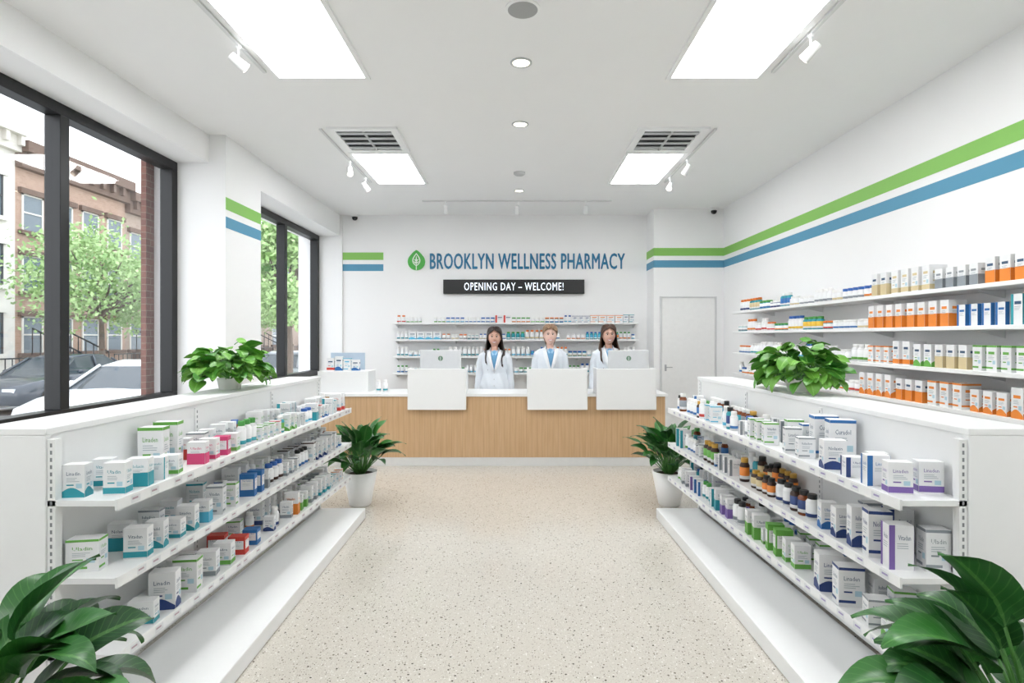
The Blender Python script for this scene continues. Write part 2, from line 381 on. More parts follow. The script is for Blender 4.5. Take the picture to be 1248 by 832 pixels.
# ------------------------------------------------------------ products
ACC={'teal':'#2f9aa8','green':'#6aae4c','blue':'#2f6fb0','navy':'#28407a','pink':'#d5457a','red':'#cf4238','orange':'#ea8a34','yellow':'#e9bf3a','purple':'#7c62a8','grey':'#8f969c','brown':'#3a2216','cyan':'#56b6d6','cream':'#d8c79c'}
for k,v in ACC.items(): mat('ink_'+k,v,.45,var=.03)
M_card=mat('white_card','#ecedee',.5,var=.02)
M_inkd=mat('ink_dark','#3f5a78',.6)
M_inkl=mat('ink_light_grey','#aeb6bc',.6)
WORDS=['Linadin','Uladin','Vitadan','Nolaxin','Curadol','Iuladon','Linaden']
PM={}
NC=[0]
def carton(col,w,d,h,style,near):
    key=('c',col,w,d,h,style,near)
    if key in PM: return PM[key]
    mb=MB(); mb.box(-w/2,w/2,-d/2,d/2,0,h,3 if style==3 else 0)
    e=.0008
    sides=[(lambda u,v:(u,-d/2-e,v),w),(lambda u,v:(w/2+e,u,v),d),(lambda u,v:(-u,d/2+e,v),w),(lambda u,v:(-w/2-e,-u,v),d)]
    for si,(fn,sw) in enumerate(sides):
        def q(u0,u1,v0,v1,m):
            mb.add([fn(u0*sw,v0*h),fn(u1*sw,v0*h),fn(u1*sw,v1*h),fn(u0*sw,v1*h)],[(0,1,2,3)],m)
        ox=0
        if style==0: q(-.5,.5,.05,.24,1)
        elif style==1:
            n=8; top=[.18+.12*math.sin((i/n)*pi*1.2) for i in range(n+1)]
            for i in range(n):
                u0=-.5+i/n; u1=-.5+(i+1)/n
                mb.add([fn(u0*sw,0),fn(u1*sw,0),fn(u1*sw,top[i+1]*h),fn(u0*sw,top[i]*h)],[(0,1,2,3)],1)
        elif style==2: q(-.5,-.26,0,1,1); ox=.12
        elif style==3: q(-.42,.42,.3,.78,4)
        elif style==4: q(-.5,.5,.93,1,1); q(-.5,.15,.1,.17,1)
        elif style==5: q(-.5,.5,0,.5,1)
        if near:
            wd=WORDS[len(PM)%len(WORDS)]
            a,b_,c_,d_=text_width(wd)
            tw=.60 if style!=2 else .50
            f2=lambda x,y:fn(((x-(a+b_)/2)/(b_-a)*tw+ox)*sw,(.67+(y-c_)/(d_-c_)*.11)*h)
            text_mb(mb,wd,f2,m=2,res=1)
        else: q(-.3+ox,.3+ox*.8,.66,.76,2)
        for v in (.58,.53,.48): q(-.3+ox,R.uniform(.08,.30)+ox*.8,v,v+.016,5)
        if style in (0,1,4): q(.12,.38,.28,.42,6); q(-.3,.02,.36,.40,1)
    me=mb.mesh('medicine_box',[M_card,MATS['ink_'+col],M_inkd if R.random()<.5 else MATS['ink_'+col],MATS['ink_'+col],M_card,M_inkl,mat('ink_pale','#b5d4e0',.6)])
    PM[key]=me; return me
def bottle(col,r,h,cap,near,body='white',jar=False):
    key=('b',col,r,h,cap,near,body,jar)
    if key in PM: return PM[key]
    bm={'white':M_card,'brown':MATS['ink_brown'],'navy':MATS['ink_navy'],'teal':MATS['ink_teal'],'amber':mat('amber','#7a3d18',.25)}[body]
    cm=mat('cap_'+cap,{'white':'#f2f2f0','black':'#1c1d1f','gold':'#c79a3e','blue':'#2f62ae','green':'#4d9a4a','orange':'#e27a2e'}[cap],.4)
    n=18 if near else 12
    if jar:
        prof=[(r*.94,0),(r,.004),(r,h*.12),(r*1.01,h*.12),(r*1.01,h*.3),(r*1.01,h*.66),(r,h*.66),(r,h*.72),(r*.93,h*.76)]; ms=[0,0,0,1,2,0,0,0]
        cp_=[(r*.98,h*.75),(r*1.0,h*.76),(r*1.0,h*.98),(r*.95,h)]
    else:
        prof=[(r*.92,0),(r,.004),(r,h*.12),(r*1.01,h*.12),(r*1.01,h*.26),(r*1.01,h*.62),(r,h*.62),(r,h*.7),(r*.7,h*.8),(r*.6,h*.82)]
        ms=[0,0,0,2,1,0,0,0,0] if body!='white' else [0,0,0,1,2,0,0,0,0]
        cp_=[(r*.72,h*.81),(r*.74,h*.82),(r*.74,h*.97),(r*.68,h)]
    b1=MB(); b1.lathe(prof,n=n,ms=ms)
    c1=MB(); c1.lathe(cp_,n=n,m=3)
    mats=[bm,MATS['ink_'+col],M_card,cm]
    if near: res=(b1.mesh('bottle_body',mats),c1.mesh('bottle_cap',mats))
    else:
        o=len(b1.v); b1.v+=c1.v; b1.t+=c1.t; b1.f+=[tuple(i+o for i in f) for f in c1.f]; b1.m+=c1.m
        res=(b1.mesh('bottle',mats),)
    for me in res: me.polygons.foreach_set('use_smooth',[len(p.vertices)==4 for p in me.polygons])
    PM[key]=res; return res
def place_carton(x,y,z,rot,col,w,d,h,style,near,group):
    o=bpy.data.objects.new('medicine_box',carton(col,w,d,h,style,near))
    o.location=(x,y,z); o.rotation_euler=(0,0,rot)
    link(o); NC[0]+=1
    sty=['with a %s band','with a %s wave at the base','with a %s side panel','in solid %s with white panel','with thin %s edge stripes','with %s lower half'][style]%col
    o['label']=('white cardboard medicine box '+sty) if style!=3 else ('cardboard medicine box '+sty)
    o['category']='box'; o['group']=group
    return o
def place_bottle(x,y,z,rot,col,r,h,cap,near,group,body='white',jar=False):
    ms=bottle(col,r,h,cap,near,body,jar)
    kn='jar' if jar else 'bottle'; nm_='supplement_'+kn
    lab='%s plastic supplement %s with %s label and %s %s'%(body,kn,col,cap,'lid' if jar else 'cap')
    if near:
        rt=root(nm_,(x,y,z),lab,kn,group=group)
        for me,nm in zip(ms,(kn+'_body','lid' if jar else 'cap')):
            o=bpy.data.objects.new(nm,me); o.parent=rt; link(o)
    else:
        o=bpy.data.objects.new(nm_,ms[0]); o.location=(x,y,z); o['label']=lab; o['category']=kn; o['group']=group; link(o)

# ------------------------------------------------------------ gondolas
SH=[.91,.63,.355]
def gondola(sgn,fn_,ff_,pn,pf,label):
    Y0,Y1=2.035,4.66
    def lerp(a,b,y): return a+(b-a)*(y-Y0)/(Y1-Y0)
    rt=root('display_gondola',(sgn*1.8,3.35,0),label,'shelving unit')
    T=1.17
    def quadp(xa0,xb0,xa1,xb1,y0,y1,z0,z1,m=0):
        mb.prism([(xa0,y0),(xb0,y0),(xb1,y1),(xa1,y1)] if xa0<xb0 else [(xb0,y0),(xa0,y0),(xa1,y1),(xb1,y1)],z0,z1,m)
    bk=sgn*.24
    mb=MB(); quadp(pn+bk,pn,pf+bk,pf,Y0+.02,Y1-.02,.1,T-.025); part('core_panel',mb,[M_white],rt)
    mb=MB(); quadp(pn+sgn*.26,pn-sgn*.012,pf+sgn*.26,pf-sgn*.012,Y0-.006,Y1+.005,T-.025,T); part('top_board',mb,[M_white],rt,bev=.003)
    for y in (Y0-.005,Y1-.02):
        mb=MB(); x=lerp(pn,pf,y); a,b_=sorted((x+sgn*.25,x-sgn*.01)); mb.box(a,b_,y,y+.025,.0,T-.025); part('end_panel',mb,[M_white],rt,bev=.003)
    for y in (Y0+.03,Y0+.9,Y0+1.75,Y1-.05):
        mb=MB(); x=lerp(pn,pf,y); a,b_=sorted((x,x-sgn*.008)); mb.box(a,b_,y,y+.03,.12,T-.04)
        for k in range(38):
            z=.14+k*.026; xx=x-sgn*.0085; mb.add([(xx,y+.011,z),(xx,y+.019,z),(xx,y+.019,z+.014),(xx,y+.011,z+.014)],[(0,1,2,3)],1)
        part('slotted_upright',mb,[M_whitem,M_slot],rt)
    mb=MB(); x=pn-sgn*.012
    xa,xb=sorted((x,x-sgn*.028)); mb.box(xa,xb,Y0,Y0+.03,.12,T-.04)
    for k in range(38):
        z=.14+k*.026; mb.add([(x-sgn*.01,Y0-.0008,z),(x-sgn*.018,Y0-.0008,z),(x-sgn*.018,Y0-.0008,z+.014),(x-sgn*.01,Y0-.0008,z+.014)],[(0,1,2,3)],1)
    part('slotted_upright',mb,[M_whitem,M_slot],rt)
    for z in SH:
        mb=MB(); quadp(pn-sgn*.009,fn_,pf-sgn*.009,ff_,Y0,Y1,z-.02,z,0)
        quadp(fn_,fn_-sgn*.008,ff_,ff_-sgn*.008,Y0,Y1,z-.036,z+.004,0)
        for k in range(22):
            y=Y0+.08+k*.118+R.uniform(-.03,.03)
            if y+.05>Y1: break
            x=lerp(fn_,ff_,y)-sgn*.0095; x2=lerp(fn_,ff_,y+.05)-sgn*.0095
            mb.add([(x,y,z-.03),(x2,y+.05,z-.03),(x2,y+.05,z-.004),(x,y,z-.004)],[(0,1,2,3)],1)
            mb.add([(x-sgn*.0005,y+.006,z-.018),(x2-sgn*.0005,y+.036,z-.018),(x2-sgn*.0005,y+.036,z-.011),(x-sgn*.0005,y+.006,z-.011)],[(0,1,2,3)],2)
        part('shelf',mb,[M_whitem,mat('tag_white','#e2e4e6',.5),mat('tag_ink_violet','#a59cc4',.6) if sgn>0 else mat('tag_ink','#b7a0a8',.6)],rt)
    mb=MB()
    e0=-1.215 if sgn<0 else 1.185; e1=-1.25 if sgn<0 else 1.15
    quadp(pn,e0,pf,e1,Y0-.03,Y1+.02,.0,.085); part('base_platform',mb,[M_white],rt,bev=.006)
    return lerp
GL=gondola(-1,-1.445,-1.37,-1.70,-1.625,'white two-sided retail gondola with shelves of health products')
GR=gondola(1,1.385,1.25,1.63,1.50,'white retail gondola stocked with boxes, bottles and jars')
def lx(y,row,off=.185): return GL(-1.445,-1.37,y)-(.058 if row==0 else off)
def rx(y,row,off=.185): return GR(1.385,1.25,y)+(.058 if row==0 else off)
def cart(side,y,z,row,col,w,d,h,style,group,rot=None):
    w=round(w*.86,3)
    x=(lx if side<0 else rx)(y,row,.245-.016-(w/2+d*.1))
    r=(.15 if side<0 else -.15)+R.uniform(-.05,.05) if rot is None else rot
    place_carton(x,y,z,r,col,w,d,round(h*.92,3),style,True,group)
G='products on the gondola shelves'
L0=[(2.10,1,'teal',.09,.05,.13,1),(2.13,0,'teal',.09,.05,.13,0),(2.24,1,'teal',.08,.05,.12,0),(2.25,0,'teal',.09,.05,.12,5),(2.35,0,'teal',.08,.05,.10,2),(2.44,0,'green',.09,.05,.09,0),(2.50,1,'green',.12,.06,.21,4),(2.60,1,'green',.12,.06,.22,4),
(2.64,0,'pink',.09,.05,.11,5),(2.73,0,'pink',.09,.05,.11,0),(2.73,1,'red',.09,.05,.11,5),(2.84,0,'pink',.08,.05,.1,3),(2.84,1,'grey',.1,.05,.12,4),(2.93,0,'green',.08,.05,.1,0),(2.94,1,'teal',.08,.05,.12,5)]
for t in L0: cart(-1,t[0],SH[0],t[1],*t[2:],G)
L1=[(2.12,1,'green',.13,.06,.13,4),(2.24,0,'teal',.10,.05,.13,0),(2.32,1,'teal',.10,.05,.12,5),(2.35,0,'teal',.08,.05,.12,1),(2.46,0,'teal',.09,.05,.09,0),(2.50,1,'grey',.1,.05,.12,4),(2.56,0,'teal',.09,.05,.12,1),(2.64,1,'teal',.09,.05,.12,0),(2.67,0,'cyan',.09,.05,.11,5),(2.79,0,'grey',.09,.05,.15,4),(2.84,1,'teal',.09,.05,.15,4),(2.92,0,'green',.08,.05,.13,4)]
for t in L1: cart(-1,t[0],SH[1],t[1],*t[2:],G)
L2=[(2.15,1,'teal',.11,.06,.11,0),(2.27,0,'teal',.11,.05,.10,0),(2.40,0,'navy',.12,.06,.17,1),(2.56,0,'green',.12,.06,.16,4),(2.60,1,'teal',.1,.06,.14,0),(2.72,0,'grey',.1,.06,.13,0),(2.76,1,'grey',.1,.05,.1,4),(2.86,0,'green',.1,.06,.12,0),(3.0,0,'red',.1,.06,.10,3),(3.02,1,'red',.1,.06,.10,3),(3.14,0,'blue',.09,.06,.09,3),(3.20,1,'green',.09,.06,.12,4)]
for t in L2: cart(-1,t[0],SH[2],t[1],*t[2:],G)
DIM=[(.08,.045,.11),(.09,.05,.13),(.07,.04,.09),(.1,.05,.15)]
def filler(side,zi,y0,y1,cols,pb,hs=1,pbrown=0):
    for row in (0,1):
        y=y0+R.uniform(0,.05)
        while y<y1:
            if R.random()<.06: y+=R.uniform(.05,.12); continue
            col=R.choice(cols)
            run=R.randint(1,3); w,d,h=R.choice(DIM); h*=hs; st=R.choice([0,1,2,4,4,5,3 if R.random()<.4 else 0])
            isb=R.random()<pb; bb='brown' if R.random()<pbrown else R.choice(['white','white','white','teal','amber'])
            cp=R.choice(['white','white','blue','black','green']) if bb!='brown' else R.choice(['black','gold'])
            r_=R.choice([.024,.028]); bh=R.choice([.1,.12,.14])
            for _ in range(run):
                hw=r_ if isb else (d+.026)/2
                if y+2*hw>y1: y=y1; break
                yc=y+hw
                if isb: place_bottle((lx if side<0 else rx)(yc,row),yc,SH[zi],0,col,r_,bh,cp,True,G,bb)
                else: cart(side,yc,SH[zi],row,col,w,d,round(h,3),st,G)
                y+=2*hw+.008
filler(-1,0,3.0,4.6,['teal','teal','green','grey','blue','cyan','red','teal'],.15)
filler(-1,1,3.02,4.6,['grey','teal','green','blue','red','brown','navy'],.25)
filler(-1,2,3.3,4.6,['grey','teal','green','yellow','orange','navy'],.25)
R0=[(2.14,0,'purple',.1,.05,.13,0),(2.15,1,'purple',.1,.05,.13,0),(2.26,0,'blue',.1,.05,.13,2),(2.40,0,'navy',.09,.05,.09,2),(2.44,1,'grey',.09,.05,.10,0),(2.54,0,'navy',.11,.06,.14,1),(2.66,1,'blue',.13,.07,.22,4),(2.79,1,'blue',.13,.07,.22,4),(2.76,0,'grey',.09,.05,.11,4),(2.88,0,'grey',.09,.05,.14,4),(2.94,1,'blue',.1,.05,.15,4)]
for t in R0: cart(1,t[0],SH[0],t[1],*t[2:],G)
R1=[(2.12,1,'grey',.1,.06,.17,4),(2.14,0,'purple',.10,.06,.18,2),(2.25,0,'navy',.10,.06,.2,4),(2.30,1,'navy',.11,.06,.19,2),(2.36,0,'navy',.09,.05,.18,1),(2.47,0,'navy',.09,.05,.14,1),(2.48,1,'grey',.09,.05,.16,4),(2.58,0,'blue',.08,.05,.13,1)]
for t in R1: cart(1,t[0],SH[1],t[1],*t[2:],G)
R2=[(2.14,0,'green',.1,.06,.12,1),(2.25,0,'grey',.1,.06,.12,4),(2.28,1,'green',.1,.06,.14,4),(2.40,1,'navy',.1,.06,.14,1),(2.43,0,'navy',.12,.07,.18,4),(2.57,0,'navy',.12,.07,.18,1),(2.60,1,'blue',.11,.06,.17,4)]
for t in R2: cart(1,t[0],SH[2],t[1],*t[2:],G)
filler(1,0,3.02,3.5,['grey','green','grey'],.2)
filler(1,0,3.5,4.6,['blue','teal','cyan','navy','grey','red'],.75,pbrown=.15)
for y in (2.70,2.77,2.84,2.91,2.98): place_bottle(rx(y,0),y,SH[1],0,'navy',.029,.12,'black',True,G,R.choice(['amber','white','brown']))
filler(1,1,3.05,3.5,['orange','cream'],.97,pbrown=.97)
filler(1,1,3.5,4.6,['blue','teal','cyan','grey','green'],.5,pbrown=.1)
filler(1,2,2.75,3.35,['green','cream','green'],.3)
filler(1,2,3.4,4.6,['blue','teal','purple','grey','green'],.5)

# ------------------------------------------------------------ right wall shelves
RZ=[1.83,1.57,1.285,1.02]
GW='products on the wall shelves'
for i,z in enumerate(RZ):
    rt=root('wall_shelf',(3.04,4.9,z),'long white wall-mounted display shelf with metal brackets','shelf',group='wall shelves along the side wall')
    mb=MB(); mb.box(2.89,3.188,2.2,7.6,z-.028,z); part('shelf_board',mb,[M_white],rt,bev=.003)
    for y in (2.6,3.7,4.8,5.9,7.0):
        mb=MB(); mb.add([(3.187,y-.006,z-.028),(2.99,y-.006,z-.028),(3.187,y-.006,z-.08),(3.187,y+.006,z-.028),(2.99,y+.006,z-.028),(3.187,y+.006,z-.08)],[(0,1,2),(5,4,3),(0,3,4,1),(1,4,5,2),(2,5,3,0)]); part('bracket',mb,[M_whitem],rt)
WC=[(['cream','grey','cream','orange','orange','red','grey'],['navy','blue','cream','grey','grey']),
    (['teal','blue','orange','orange','grey','cream'],['red','orange','teal','grey','yellow']),
    (['green','orange','cream','grey','orange','green'],['teal','cyan','red','blue','grey']),
    (['orange','orange','red','cream','orange'],['red','blue','orange','grey'])]
# carton share per row so that every row carries boxes as well as bottles
left_=298-24-NC[0]
for i,z in enumerate(RZ):
    y=2.9; n0=NC[0]; quota=left_/4
    while y<7.52:
        near=y<5.2
        cols=WC[i][0] if near else WC[i][1]
        col=R.choice(cols); run=R.randint(2,4); w,d,h=R.choice([(.11,.08,.16),(.12,.085,.18),(.1,.075,.14),(.12,.09,.17)])
        if near and R.random()<.75: pass
        st=R.choice([0,1,4,5,4,0,2,5]); isb=R.random()<(.06 if near else .75) or NC[0]-n0>quota
        jar=isb and R.random()<.35
        bb=R.choice(['white','white','navy' if (i==0 and not near) else 'white','white','teal']) if not near else 'white'; cp=R.choice(['white','blue','green','orange','white','white']); r_=R.choice([.032,.038]); bh=R.choice([.1,.13,.15]) if not jar else R.choice([.08,.1])
        for _ in range(run):
            hw=r_ if isb else (d+.014)/2
            if y+2*hw>7.56: y=8; break
            if isb: place_bottle(2.975,y+hw,z,0,col,r_,bh,cp,False,GW,bb,jar)
            else: place_carton(2.98,y+hw,z,-.08+R.uniform(-.03,.03),col,w,d,h,st,False,GW)
            y+=2*hw+.012
        y+=R.uniform(0,.03)
# ------------------------------------------------------------ back wall shelves
BZ=[1.72,1.455,1.185,.92]
GB='products on the shelves behind the counter'
for i,z in enumerate(BZ):
    rt=root('wall_shelf',(0,9.08,z),'white shelf behind the counter lined with medicines','shelf',group='wall shelves behind the counter')
    mb=MB(); mb.box(-1.97,1.93,8.95,9.199,z-.025,z); part('shelf_board',mb,[M_white],rt,bev=.003)
    for x in (-1.93,-.98,0,.98,1.89):
        mb=MB(); mb.add([(x-.006,9.198,z-.025),(x-.006,8.99,z-.025),(x-.006,9.198,z-.08),(x+.006,9.198,z-.025),(x+.006,8.99,z-.025),(x+.006,9.198,z-.08)],[(2,1,0),(3,4,5),(1,4,3,0),(2,5,4,1),(0,3,5,2)]); part('bracket',mb,[M_whitem],rt)
    x=-1.92
    while x<1.86:
        if R.random()<.08: x+=R.uniform(.04,.12); continue
        col=R.choice(['blue','teal','cyan','blue','orange','green','blue','red','navy'] if i==0 else ['teal','cyan','blue','cream','orange','teal','grey'])
        run=R.randint(2,4); isb=R.random()<(.55 if i==0 else .9) or NC[0]>290; jar=isb and R.random()<.3
        w,d,h=R.choice([(.08,.045,.13),(.085,.05,.11),(.12,.05,.12)]); st=R.choice([0,1,2,4,5]); r_=R.choice([.026,.032]); bh=R.choice([.09,.12,.15]) if not jar else .085; cp=R.choice(['white','blue','green','orange','white']); bb=R.choice(['white','white','white','teal'])
        for _ in range(run):
            hw=r_ if isb else w/2
            if x+2*hw>1.9: x=3; break
            if isb: place_bottle(x+hw,9.06,z,0,col,r_,bh,cp,False,GB,bb,jar)
            else: place_carton(x+hw,9.06,z,0,col,w,d,h,st,False,GB)
            x+=2*hw+.012

# ------------------------------------------------------------ counter
rt=root('service_counter',(-.45,6.9,0),'long oak-fronted service counter with white top and plinth','counter')
mb=MB(); mb.box(-2.6,1.72,6.57,7.12,.1,.805); part('counter_body',mb,[M_oak],rt)
mb=MB(); mb.box(-2.62,1.745,6.545,7.15,.805,.84); part('countertop',mb,[M_white],rt,bev=.004)
mb=MB(); mb.box(-2.6,1.72,6.575,7.08,0,.1); part('plinth',mb,[mat('plinth_white','#e4e4e2',.5)],rt)
for x0,x1 in ((-1.255,-.585),(.12,.81),(.915,1.6)):
    rt=root('counter_privacy_panel',((x0+x1)/2,6.51,.66),'white rectangular privacy panel mounted on the counter front','privacy panel',group='counter privacy panels')
    mb=MB(); mb.box(x0,x1,6.49,6.543,.66,1.13); part('front_board',mb,[M_white],rt,bev=.004)
    mb=MB(); mb.box(x0,x0+.02,6.543,6.78,.841,1.13); part('side_board',mb,[M_white],rt)
    mb=MB(); mb.box(x1-.02,x1,6.543,6.78,.841,1.13); part('side_board',mb,[M_white],rt)
def monitor(x,w=.5):
    y=6.9
    rt=root('computer_monitor',(x,y,.84),'white all-in-one computer monitor seen from the back','monitor',group='counter computers')
    mb=MB(); mb.box(x-w/2,x+w/2,y-.012,y+.012,1.0,1.335); part('screen_housing',mb,[mat('monitor_back','#dcdee0',.3)],rt,bev=.01)
    mb=MB(); mb.box(x-.09,x+.09,y-.1,y+.08,.84,.85); mb.box(x-.04,x+.04,y-.06,y-.045,.85,1.1); mb.box(x-.04,x+.04,y-.06,y-.012,1.1,1.115); part('monitor_stand',mb,[M_metal],rt)
    mb=MB()
    pts=[(x+.03*math.sin(2*pi*i/20),y-.0135,1.235+.03*math.cos(2*pi*i/20)) for i in range(20)]
    mb.add(pts,[tuple(range(20))]); mb.add([(x-.003,y-.014,1.21),(x+.003,y-.014,1.21),(x+.003,y-.014,1.255),(x-.003,y-.014,1.255)],[(0,1,2,3)],1)
    part('leaf_logo',mb,[mat('logo_green','#6f8f78',.5),M_card],rt)
monitor(-.93); monitor(1.36)
rt=root('counter_display_stand',(-2.06,6.85,.84),'white boxy display stand on the counter end','display stand')
mb=MB(); mb.box(-2.36,-1.76,6.7,7.05,.84,1.09); part('stand_body',mb,[M_white],rt,bev=.004)
mb=MB(); mb.box(-2.3,-1.88,7.0,7.01,1.09,1.3); part('header_card',mb,[mat('header','#bfd0e0',.5)],rt)
for k,x in enumerate((-2.25,-2.15,-2.05,-1.95)):
    place_carton(x,6.86,1.09,0,['red','blue','cyan','blue'][k],.09,.06,[.15,.17,.15,.13][k],[0,1,4,1][k],False,'products on the counter display')
for x in (-1.66,-1.58):
    place_bottle(x,6.8,.84,0,'teal',.028,.14,'white',True,'sanitiser bottles on the counter','white')

# ------------------------------------------------------------ plants
def leaf(mb,st,base,az,elev,pet,L_,W_,droop,tint,heart=False,segs=8,fold=.18,roll=0):
    d=Vector((math.cos(az),math.sin(az),0)); side0=Vector((-math.sin(az),math.cos(az),0)); up=Vector((0,0,1))
    p=Vector(base); e=elev; path=[p.copy()]
    k=5
    for i in range(k):
        p=p+(d*math.cos(e)+up*math.sin(e))*(pet/k); e-=droop*.25/k; path.append(p.copy())
    if pet>0: st.tube(path,[.0045 if L_>.2 else .003]*len(path),5)
    vs=[];ts=[]
    for i in range(segs+1):
        t=i/segs
        if heart: w=W_*(math.sin(pi*min(1,(t*.82+.18)))**.8)*(1 if t<1 else 0)
        else: w=W_*(math.sin(pi*t**.72)**.85 if 0<t<1 else 0)
        w=max(w,.002)
        nrm=(up*math.cos(e)-d*math.sin(e))
        side=(side0*math.cos(roll)+nrm*math.sin(roll)); n2=(nrm*math.cos(roll)-side0*math.sin(roll))
        for v in (-1,-.5,0,.5,1):
            q=p+side*(v*w/2)+n2*(abs(v)*w*fold+.035*W_*math.sin(t*9+v*2))
            vs.append(q); ts.append((tint,abs(v),t,1))
        p=p+(d*math.cos(e)+up*math.sin(e))*(L_/segs); e-=droop/segs
    fs=[(i*5+j,i*5+j+1,(i+1)*5+j+1,(i+1)*5+j) for i in range(segs) for j in range(4)]
    mb.add(vs,fs,0,ts)
def pot(rt,c,r0,r1,h):
    mb=MB(); mb.lathe([(r0*.9,0),(r0,.01),(r1,h),(r1*.9,h),(r1*.86,h-.05)],c,36); o=part('pot',mb,[M_pot],rt)
    o.data.polygons.foreach_set('use_smooth',[len(p.vertices)==4 for p in o.data.polygons])
    mb=MB(); mb.lathe([(r1*.85,h-.05),(r1*.85,h-.03)],c,20); part('soil',mb,[M_soil],rt)
def lily(c,h,r0,r1,n,pet,L_,W_,label,seed=1,elr=(1.5,.6),dr=(.8,1.7)):
    rr=random.Random(seed)
    rt=root('potted_peace_lily',c,label,'potted plant')
    pot(rt,c,r0,r1,h)
    mb=MB(); st=MB()
    for i in range(n):
        az=i*2.399+rr.uniform(-.3,.3); f=i/n
        el=elr[0]-f*elr[1]+rr.uniform(-.1,.1)
        leaf(mb,st,(c[0]+.03*math.cos(az),c[1]+.03*math.sin(az),c[2]+h-.03),az,el,pet*rr.uniform(.5,1.1)*(1-.25*f),L_*rr.uniform(.75,1.1),W_*rr.uniform(.85,1.15),rr.uniform(*dr)+f*.4,rr.random(),roll=rr.uniform(-.5,.5),segs=12)
    part('foliage',mb,[M_leafdark],rt,smooth=True,attr=True)
    part('stems',st,[M_stem],rt,smooth=True)
lily((-1.40,5.06,0),.30,.095,.15,66,.34,.22,.10,'peace lily with dark glossy leaves in white floor pot',seed=2,elr=(1.5,.65),dr=(.4,1.1))
lily((1.36,5.06,0),.30,.095,.15,66,.34,.22,.10,'peace lily in white pot beside the gondola end',seed=5,elr=(1.5,.65),dr=(.4,1.1))
lily((-1.42,1.42,0),.36,.14,.19,56,.42,.27,.135,'large glossy broad-leaved plant in white planter',seed=9)
lily((1.34,1.42,0),.36,.14,.19,60,.46,.27,.135,'large broad-leaved plant in white planter by the gondola',seed=12)
def pothos(c,label,seed):
    rr=random.Random(seed)
    rt=root('potted_pothos',c,label,'potted plant')
    mb=MB(); mb.lathe([(.06,0),(.075,.07),(.07,.07),(.065,.05)],c,20); part('pot',mb,[M_pot],rt)
    mb=MB(); st=MB()
    for i in range(170):
        az=rr.uniform(0,2*pi); rad=.29*rr.random()**.6
        top=.08+.17*(1-(rad/.32)**2)
        zz=top*rr.uniform(.5,1.15)
        b=(c[0]+rad*.55*math.cos(az),c[1]+rad*math.sin(az)*.85,c[2]+zz)
        leaf(mb,st,b,az+rr.uniform(-.8,.8),rr.uniform(-.2,.8),.03,rr.uniform(.08,.12),rr.uniform(.06,.09),rr.uniform(.6,1.4),rr.random(),heart=True,segs=6,fold=.12,roll=rr.uniform(-.6,.6))
    for i in range(18):
        az=rr.uniform(0,2*pi)
        p0=Vector((c[0],c[1],c[2]+.06)); p1=p0+Vector((.1*math.cos(az),.2*math.sin(az),.1)); p2=p0+Vector((.16*math.cos(az),.28*math.sin(az),.02))
        st.tube([p0,p1,p2],.003,5)
    part('foliage',mb,[M_leafpo],rt,smooth=True,attr=True); part('stems',st,[M_stem],rt)
pothos((-1.80,3.55,1.17),'bushy bright green trailing pothos on the gondola top',3)
pothos((1.70,3.42,1.17),'leafy green pothos spilling over the gondola top',4)

# ------------------------------------------------------------ people
ZS=1.028
def hrx(zp):
    s_=max(0,1-abs(zp)**2.4)**.5
    return .081*s_*(1-.25*max(0,-zp)**1.3)
def hry(zp):
    s_=max(0,1-abs(zp)**2.6)**.5
    return .094*s_*(1-.04*max(0,-zp))
def g(x,s_): return math.exp(-(x/s_)**2)
HZ,HH=1.49,.124
def fdisp(x,z):
    zp=(z-HZ)/HH; d=0; nz=0
    if -.26<zp<.16: nz=((.16-zp)/.42)**.9
    elif -.36<zp<=-.26: nz=1-(-.26-zp)/.10
    d-=.018*nz*g(x,.0105+.003*nz)
    d+=.009*(g(x-.030,.017)+g(x+.030,.017))*g(z-1.497,.011)
    d-=.003*g(x,.035)*g(z-1.518,.01)
    d-=.005*g(x,.030)*g(z-1.432,.016)
    d-=.006*g(x,.022)*g(z-1.380,.014)
    d-=.006*(g(x-.045,.02)+g(x+.045,.02))*g(z-1.462,.022)
    return d
def fy(x,z):
    zp=(z-HZ)/HH; rx_=max(hrx(zp),.001); q=max(0,1-(x/rx_)**2)**.5
    return -hry(zp)*q+fdisp(x,z)
def ev(o):
    bpy.context.view_layer.update()
    return bpy.data.meshes.new_from_object(o.evaluated_get(bpy.context.evaluated_depsgraph_get()))
def remesh(mb,vox,smooth=2):
    o=bpy.data.objects.new('tmp',mb.mesh('tmp',[])); link(o)
    r=o.modifiers.new('r','REMESH'); r.mode='VOXEL'; r.voxel_size=vox; r.use_smooth_shade=True
    if smooth:
        s_=o.modifiers.new('s','SMOOTH'); s_.factor=.5; s_.iterations=smooth
    me=ev(o); bpy.data.objects.remove(o); return me
def ering(z,rx_,ry_,cy=0,n=28): return [(rx_*math.cos(2*pi*j/n),cy+ry_*math.sin(2*pi*j/n),z) for j in range(n)]
bd=MB()
bd.tube([(0,.025,1.18),(0,.02,1.28),(0,.015,1.33),(0,.012,1.40)],[.07,.048,.044,.046],16)
bd.loft([ering(z,a,b_) for z,a,b_ in ((.78,.16,.11),(.86,.165,.115),(.98,.12,.09),(1.10,.14,.105),(1.19,.145,.1),(1.25,.12,.075),(1.285,.06,.05))])
